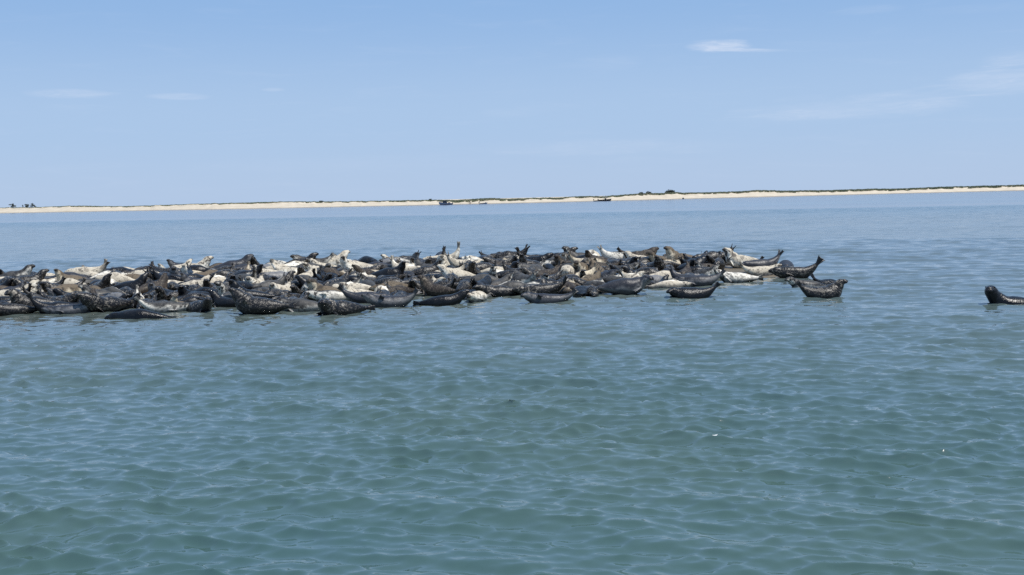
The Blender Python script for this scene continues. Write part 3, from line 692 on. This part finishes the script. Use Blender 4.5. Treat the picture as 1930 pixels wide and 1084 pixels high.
while len(CROWD) < 560 and tries < 40000:
    tries += 1
    a = rp.uniform(azim(-90), azim(1490)); rf = float(np.interp(a, FA, FR)) + (1.45 if a < azim(1340) else .9); rb = float(np.interp(a, BA, BR)) + .5
    if rb - rf < .5: continue
    r = math.sqrt(rp.uniform(rf * rf, rb * rb)); x, y = math.sin(a) * r, math.cos(a) * r
    hd = rp.choice([0, 0, 180, 180, 90, -90, -90, -60, -120]) + rp.gauss(0, 30); sc = rp.uniform(.60, .84)
    cs = circles(x, y, hd, sc)
    if any((c[0] - t[0]) ** 2 + (c[1] - t[1]) ** 2 < ((c[2] + t[2]) * .73) ** 2 for c in cs for t in taken): continue
    if any(abs(a - fa) * r < .9 + .5 * abs(math.cos(R(hd))) and r < fr_ + .35 for fa, fr_ in FRONT): continue
    taken += cs
    t = (r - rf) / (rb - rf)
    wts = dict(bull=.34, black=.36 * (1 - t * .6), grey=.08, silver=.17, cream=.05 + .26 * t * (1.4 if a < 0 else .8), tan=.03 + .07 * t, brown=.10)
    ct = rp.choices(list(wts), list(wts.values()))[0]
    pi = rp.randrange(34)
    if t > .8 and 1 <= pi % 9 <= 3 and rp.random() < .6: pi = [5, 6, 7, 8, 14, 15, 16, 17, 23, 24, 25, 26][rp.randrange(12)]
    CROWD.append((x, y, hd, sc, ct, pi))
SKIP = set([19, 27, 29, 36, 38, 47, 50, 51, 67, 72, 73, 76, 80, 83, 85, 96, 97, 102, 103, 104, 110, 112, 119, 125, 131, 133, 135, 137, 140, 146, 147, 149, 152, 156, 169, 170, 173, 177, 182, 185, 189, 192, 196, 203, 207, 225, 228, 239, 240, 241, 243, 246, 249, 252, 259, 260, 265, 268, 275, 277, 284, 288, 291, 298, 299, 307, 309, 310, 312, 313, 316, 319, 322, 328, 333, 335, 339, 343, 349, 351, 354, 358, 373, 374, 375, 378, 380, 384, 385, 386, 387, 390, 394, 397, 398, 399, 403, 411, 414, 421, 437, 438, 439, 444, 451, 461, 462, 463, 466, 467, 469, 475, 477, 479, 484, 486, 499, 500, 502, 504, 506])
shortn = [o['label'] for o in HERO_OBJ]
SHORT = ['the bowing bull', 'the ribbed bull', 'the black upright tail', 'the black tail paddle', 'the gaping bull', 'the flat black seal', 'the fanned silver tail', 'the pale-faced seal', 'the small black seal',
 'the curled bull', 'the rearing black seal', 'the white-backed seal', 'the blunt bull', 'the side-lying silver seal', 'the banana-bent seal', 'the tall tail paddle', 'the lifted dark snout', 'the arched brown neck', 'the small cream face',
 'the pale-browed seal', 'the V-shaped tail', 'the pale mottled head', 'the longest grey seal', 'the short cream seal', 'the split black tail', 'the swept-up tail', 'the white-bellied bowl', 'the arched cream seal', 'the brown tail spike', 'the both-ends-up bull']
def colx(v):
    q = CM.transposed() @ (Vector(v) - cam.location); return W0 / 2 + F0 * q.x / -q.z
land = [(HERO[i][0], SHORT[i]) for i in range(len(SHORT)) if i not in (2, 5, 13, 17, 19, 25, 28, 10)]
land.append((-40, 'the frame-edge bull'))
ORD = ['first', 'second', 'third', 'fourth', 'fifth', 'sixth', 'seventh', 'eighth', 'ninth', 'tenth', 'eleventh', 'twelfth', 'thirteenth', 'fourteenth', 'fifteenth', 'sixteenth', 'seventeenth', 'eighteenth', 'nineteenth', 'twentieth',
       'twenty-first', 'twenty-second', 'twenty-third', 'twenty-fourth', 'twenty-fifth', 'twenty-sixth', 'twenty-seventh', 'twenty-eighth', 'twenty-ninth', 'thirtieth']
ORD += ['%s' % (i + 31) + 'th' for i in range(20)]
buckets = {}
SMALL = set([20, 21, 22, 26, 35, 45, 48, 53, 56, 57, 62, 65, 66, 78, 81, 82, 88, 89, 94, 99, 101, 107, 108, 113, 114, 116, 120, 121, 122, 123, 126, 139, 143, 145, 148, 161, 167, 174, 175, 179, 184, 193, 197, 198, 200, 202, 209, 215, 219, 220, 222, 224, 226, 238, 245, 247, 251, 253, 258, 266, 267, 270, 271, 272, 273, 274, 276, 283, 287, 294, 295, 301, 311, 324, 329, 331, 338, 342, 348, 361, 362, 363, 370, 371, 381, 383, 389, 393, 401, 405, 407, 409, 410, 415, 417, 418, 420, 424, 426, 429, 433, 434, 440, 441, 447, 448, 450, 454, 457, 459, 460, 465, 471, 474, 476, 478, 480, 482, 490, 493, 494, 495, 496, 501, 505])
for i, c in enumerate(CROWD):
    if i in SKIP or i in SMALL: continue
    xx = colx((c[0], c[1], .3)); nm = min(land, key=lambda l: abs(l[0] - xx))[1]
    buckets.setdefault(nm, []).append((math.hypot(c[0], c[1]), i))
for nm, lst in buckets.items():
    lst.sort()
    for k, (_, i) in enumerate(lst):
        x, y, hd, sc, ct, pi = CROWD[i]
        z = float(bar_z(x, y)) - .02
        r_i = random.Random(i * 7 + 1); z += r_i.uniform(0, .06)
        place(PROTO[pi][0], 'seal', (x, y, max(z, -.14)), hd, ct, sc, f'{COAT_W[ct]} seal {PROTO[pi][1]}, {ORD[k]} behind {nm}', face=(math.hypot(x, y) < 37), tilt=r_i.uniform(-5, 5))['crowd'] = i

# the seals that show only as specks between the others: one joined mass
LOW = {}; mv, mf, mm, mr, mdr, mfl, mal = [], [], [], [], [], [], []; base_ = 0; clist = list(COATS)
for i in sorted(SMALL):
    x, y, hd, sc, ct, pi = CROWD[i]
    if pi not in LOW:
        me_, _, _, _, fl_, _ = build_seal(PARAM[pi], .045, 100 + pi)
        n = len(me_.vertices); co = np.empty(n * 3, np.float32); me_.vertices.foreach_get('co', co)
        q = [p_.vertices[:] for p_ in me_.polygons]; rs = np.empty(n * 3, np.float32); me_.attributes['rest'].data.foreach_get('vector', rs)
        sc_ = []
        for a_ in ('dorsal', 'flip', 'along'):
            t_ = np.empty(n, np.float32); me_.attributes[a_].data.foreach_get('value', t_); sc_.append(t_)
        q = np.array([f for f in q if len(f) == 4]); LOW[pi] = (co.reshape(-1, 3), q, rs.reshape(-1, 3), sc_, fl_); bpy.data.meshes.remove(me_)
    co, q, rs, sc_, fl_ = LOW[pi]; c, s_ = math.cos(R(hd)), math.sin(R(hd)); z = max(float(bar_z(x, y)), -.14)
    mv.append(np.stack([(co[:, 0] * c - co[:, 1] * s_) * sc + x, (co[:, 0] * s_ + co[:, 1] * c) * sc + y, (co[:, 2] - fl_) * sc + z], -1))
    mf.append(q + base_); base_ += len(co); mm.append(np.full(len(q), clist.index(ct), np.int32)); mr.append(rs + np.array([i * 3.7, i * 1.3, 0])); mdr.append(sc_[0]); mfl.append(sc_[1]); mal.append(sc_[2])
if mv:
    me_ = mesh_np('seal_mass', np.concatenate(mv), np.concatenate(mf))
    for k_ in clist: me_.materials.append(COATS[k_])
    me_.polygons.foreach_set('material_index', np.concatenate(mm))
    a_ = me_.attributes.new('rest', 'FLOAT_VECTOR', 'POINT'); a_.data.foreach_set('vector', np.concatenate(mr).astype(np.float32).ravel())
    fattr(me_, 'dorsal', np.concatenate(mdr)); fattr(me_, 'flip', np.concatenate(mfl)); fattr(me_, 'along', np.concatenate(mal))
    o = bpy.data.objects.new('seal_mass', me_); COL.objects.link(o); tag(o, 'the rest of the grey seals packed between and behind the others on the bar', 'seals', kind='stuff')

# ------------------------------------------------------------------ boats, people, buoy, feather
hull_grey = simple_mat('hull_grey', (.22, .26, .33), .4); hull_dark = simple_mat('hull_black', (.015, .017, .022), .35)
white_gel = simple_mat('white_gelcoat', (.78, .78, .76), .35); cabin_dark = simple_mat('cabin_dark', (.035, .045, .055), .4)
glassm = simple_mat('boat_glass', (.03, .04, .05), .08); steel = simple_mat('rail_steel', (.45, .46, .48), .3, .8)
def hull(name, L, beam, h, sheer, m, parent, rake=.5):
    bm = bmesh.new(); N = 12; rows_ = []
    for i in range(N + 1):
        t = i / N; x = -L / 2 + L * t; wd = beam / 2 * (1 - max(0, (t - .55) / .45) ** 2.2) * (.9 + .1 * min(1, t * 4)); top = h + sheer * t ** 2.4
        xo = rake * max(0, t - .7) / .3
        pts = [(x, -wd - .001, top), (x, -wd * .93, top * .45), (x - xo, -wd * .6, -.2), (x - xo, 0, -.4 + .35 * max(0, t - .8) * 5 * .5), (x - xo, wd * .6, -.2), (x, wd * .93, top * .45), (x, wd + .001, top), (x, wd * .86 + .0005, top), (x, wd * .84, top * .55), (x, -wd * .84, top * .55), (x, -wd * .86 - .0005, top)]
        rows_.append([bm.verts.new(p) for p in pts])
    for a, b in zip(rows_, rows_[1:]):
        for j in range(len(a)): bm.faces.new((a[j], a[(j + 1) % len(a)], b[(j + 1) % len(a)], b[j]))
    bm.faces.new(rows_[0][::-1]); bm.faces.new(rows_[-1])
    return bm_obj(name, bm, m, parent)
def box(name, x0, x1, y0, y1, z0, z1, m, parent, tx=0., bev=.04):
    bm = bmesh.new(); v = []
    for z, t in ((z0, 0), (z1, tx)):
        for x, y in ((x0 + t, y0 + abs(t) * .4), (x1 - t * .4, y0 + abs(t) * .4), (x1 - t * .4, y1 - abs(t) * .4), (x0 + t, y1 - abs(t) * .4)): v.append(bm.verts.new((x, y, z)))
    for f in ((3, 2, 1, 0), (4, 5, 6, 7), (0, 1, 5, 4), (1, 2, 6, 5), (2, 3, 7, 6), (3, 0, 4, 7)): bm.faces.new([v[i] for i in f])
    bmesh.ops.bevel(bm, geom=bm.edges[:], offset=bev, segments=2, affect='EDGES')
    return bm_obj(name, bm, m, parent)
def pipe(name, pts, r, m, parent):
    bm = bmesh.new()
    for p, q in zip(pts, pts[1:]): limb(bm, p, q, r, r, 6)
    return bm_obj(name, bm, m, parent)
def outboard(x, parent, y=0.):
    o = box('outboard_motor', x - .55, x, y - .25, y + .25, .55, 1.35, cabin_dark, parent, .08, .08)
    box('motor_leg', x - .38, x - .16, y - .09, y + .09, -.5, .52, cabin_dark, o)
    return o
def boat_root(name, x, y_off, rz, label, d=-14):
    e = bpy.data.objects.new(name, None); COL.objects.link(e); e.location = shore_pt(x, d, y_off); e.rotation_euler = (0, 0, R(rz)); tag(e, label, 'boat', 'boats moored along the far shore'); return e
b = boat_root('cabin_boat', 839.5, .1, 176, 'grey work boat with dark cabin and flared bow moored off the beach')
hull('hull', 7.6, 2.6, .85, .9, hull_grey, b, .9)
cb = box('cabin', -.9, 1.5, -.95, .95, .5, 2.3, cabin_dark, b, .25); box('window', 1.28, 1.44, -.7, .7, 1.5, 2.0, glassm, cb, 0, .02); box('roof', -1.9, 1.7, -1.1, 1.1, 2.33, 2.47, cabin_dark, cb)
box('fish_box', -2.6, -1.5, -.6, .6, .5, 1.35, cabin_dark, b); pipe('mast', [(.2, 0, 2.4), (.2, 0, 3.5)], .05, steel, b); pipe('bow_rail', [(1.8, .9, 1.2), (2.2, .8, 1.9), (3.5, .2, 2.3), (3.5, -.2, 2.3), (2.2, -.8, 1.9), (1.8, -.9, 1.2)], .035, steel, b)
outboard(-3.8, b)
b = boat_root('skiff', 911, .1, 4, 'small open skiff with dark outboard beside the wading people', -10)
hull('hull', 4.4, 1.6, .4, .4, hull_grey, b); outboard(-2.2, b); box('bench', -.4, 0, -.6, .6, .25, .42, cabin_dark, b); box('console', .9, 1.4, -.4, .4, .2, .95, cabin_dark, b, .06)
b = boat_root('center_console_boat', 1140, .1, 2, 'black-hulled motor boat with white canopy on poles', -16)
hull('hull', 7.4, 2.5, .75, .45, hull_dark, b, .8); box('console', -.3, .7, -.5, .5, .4, 1.6, cabin_dark, b, .12); box('canopy', -1.2, 1.5, -1.05, 1.05, 2.3, 2.44, white_gel, b)
for x_ in (-.9, 1.1):
    for y_ in (-.8, .8): pipe('canopy_pole', [(x_, y_, .5), (x_, y_, 2.3)], .04, steel, b)
box('windscreen', .72, .78, -.5, .5, 1.62, 2.15, glassm, b, 0, .01); outboard(-3.7, b, -.35); outboard(-3.7, b, .35)
b = boat_root('dinghy', 1123.5, .05, 0, 'tiny dark dinghy trailing behind the black-hulled motor boat', -15)
hull('hull', 2.4, 1.3, .42, .2, hull_dark, b); outboard(-1.15, b)
e = bpy.data.objects.new('mooring_buoy', None); COL.objects.link(e); e.location = shore_pt(1287.5, -20, .1); tag(e, 'small dark buoy floating off the empty beach below the dune bushes', 'buoy')
q = link('float', ball_mesh('float', .62, cabin_dark), None, e); q.location = (0, 0, .2); pipe('pole', [(0, 0, .7), (0, 0, 1.3)], .07, steel, e)
skin_m = simple_mat('skin', (.42, .26, .19), .5)
def person(x, d, rz, label, shirt, arms, stride):
    e = bpy.data.objects.new('person', None); COL.objects.link(e); e.location = shore_pt(x, d, -.12); e.rotation_euler = (0, 0, R(rz)); tag(e, label, 'person', 'people wading by the far shore')
    def skin(name, verts, edges, rad, m):
        me = bpy.data.meshes.new(name); me.from_pydata(verts, edges, []); o = link('tmp', me, None)
        md = o.modifiers.new('k', 'SKIN'); sv = me.skin_vertices[0].data
        for i, r_ in enumerate(rad): sv[i].radius = (r_, r_)
        sv[0].use_root = True
        s2 = o.modifiers.new('s', 'SUBSURF'); s2.levels = 1
        dg = bpy.context.evaluated_depsgraph_get(); out = bpy.data.meshes.new_from_object(o.evaluated_get(dg)); bpy.data.objects.remove(o)
        out.materials.clear(); return link(name, out, m, e)
    Vp = [(0, 0, .95), (0, 0, 1.2), (0, 0, 1.42), (0, 0, 1.54), (0, .02, 1.66), (0, .02, 1.76),
          (.1, 0, .88), (.12, stride, .5), (.13, stride * .6, .06), (.13, stride * .6 + .16, .04), (-.1, 0, .88), (-.12, -stride, .5), (-.13, -stride * 1.5, .06), (-.13, -stride * 1.5 + .16, .04),
          (.19, 0, 1.4), (.27, .02, 1.14), (.3, .16 if not arms else .3, .9 if not arms else 1.3), (-.19, 0, 1.4), (-.27, .0, 1.14), (-.3, .1, .88)]
    Ep = [(0, 1), (1, 2), (2, 3), (3, 4), (4, 5), (0, 6), (6, 7), (7, 8), (8, 9), (0, 10), (10, 11), (11, 12), (12, 13), (2, 14), (14, 15), (15, 16), (2, 17), (17, 18), (18, 19)]
    Rp = [.14, .13, .14, .055, .09, .075, .09, .06, .04, .035, .09, .06, .04, .035, .06, .045, .035, .06, .045, .035]
    skin('body', Vp, Ep, Rp, skin_m)
    skin('shirt', [(0, 0, .98), (0, 0, 1.2), (0, 0, 1.4), (.2, 0, 1.4), (.26, .01, 1.2), (-.2, 0, 1.4), (-.26, 0, 1.2)], [(0, 1), (1, 2), (2, 3), (3, 4), (2, 5), (5, 6)], [.155, .155, .16, .08, .07, .08, .07], shirt)
    skin('shorts', [(0, 0, .96), (.1, 0, .86), (.115, stride * .6, .62), (-.1, 0, .86), (-.115, -stride * .6, .62)], [(0, 1), (1, 2), (0, 3), (3, 4)], [.15, .11, .09, .11, .09], cabin_dark)
person(884.3, -5, 120, 'person in dark clothes wading, nearest the grey work boat', cabin_dark, True, .12)
person(886.9, -4, -60, 'person in a grey top wading on the skiff side', simple_mat('grey_shirt', (.2, .22, .25), .8), False, .1)
# feather adrift
fm = simple_mat('feather_white', (.85, .85, .83), .6)
pt = ground_pt(1348, 824.5); a = azim(1348)
bm = bmesh.new(); prev = None
for i in range(9):
    t = i / 8; x_ = -.035 + .07 * t; wd = .014 * math.sin(math.pi * min(1, .12 + t * .85)); z_ = .012 + .03 * (t - .4) ** 2 * 4 * .3
    cur = [bm.verts.new((x_, -wd, z_ + .006)), bm.verts.new((x_, 0, z_ - .004)), bm.verts.new((x_, wd, z_ + .01)), bm.verts.new((x_, 0, z_))]
    if prev:
        for j in range(4): bm.faces.new((prev[j], prev[(j + 1) % 4], cur[(j + 1) % 4], cur[j]))
    prev = cur
o = bm_obj('feather', bm, fm, None); 
k_ = np.argmin((Vw[:, 0] - pt.x) ** 2 + (Vw[:, 1] - pt.y) ** 2); o.location = (pt.x, pt.y, float(Vw[k_, 2]) + .002); o.rotation_euler = (0, 0, .2)
tag(o, 'single white feather adrift on the open water', 'feather')
print('seals', len(SEALS), 'verts', sum(len(o.data.vertices) for o in bpy.data.objects if o.type == 'MESH' and o.data.users == 1))
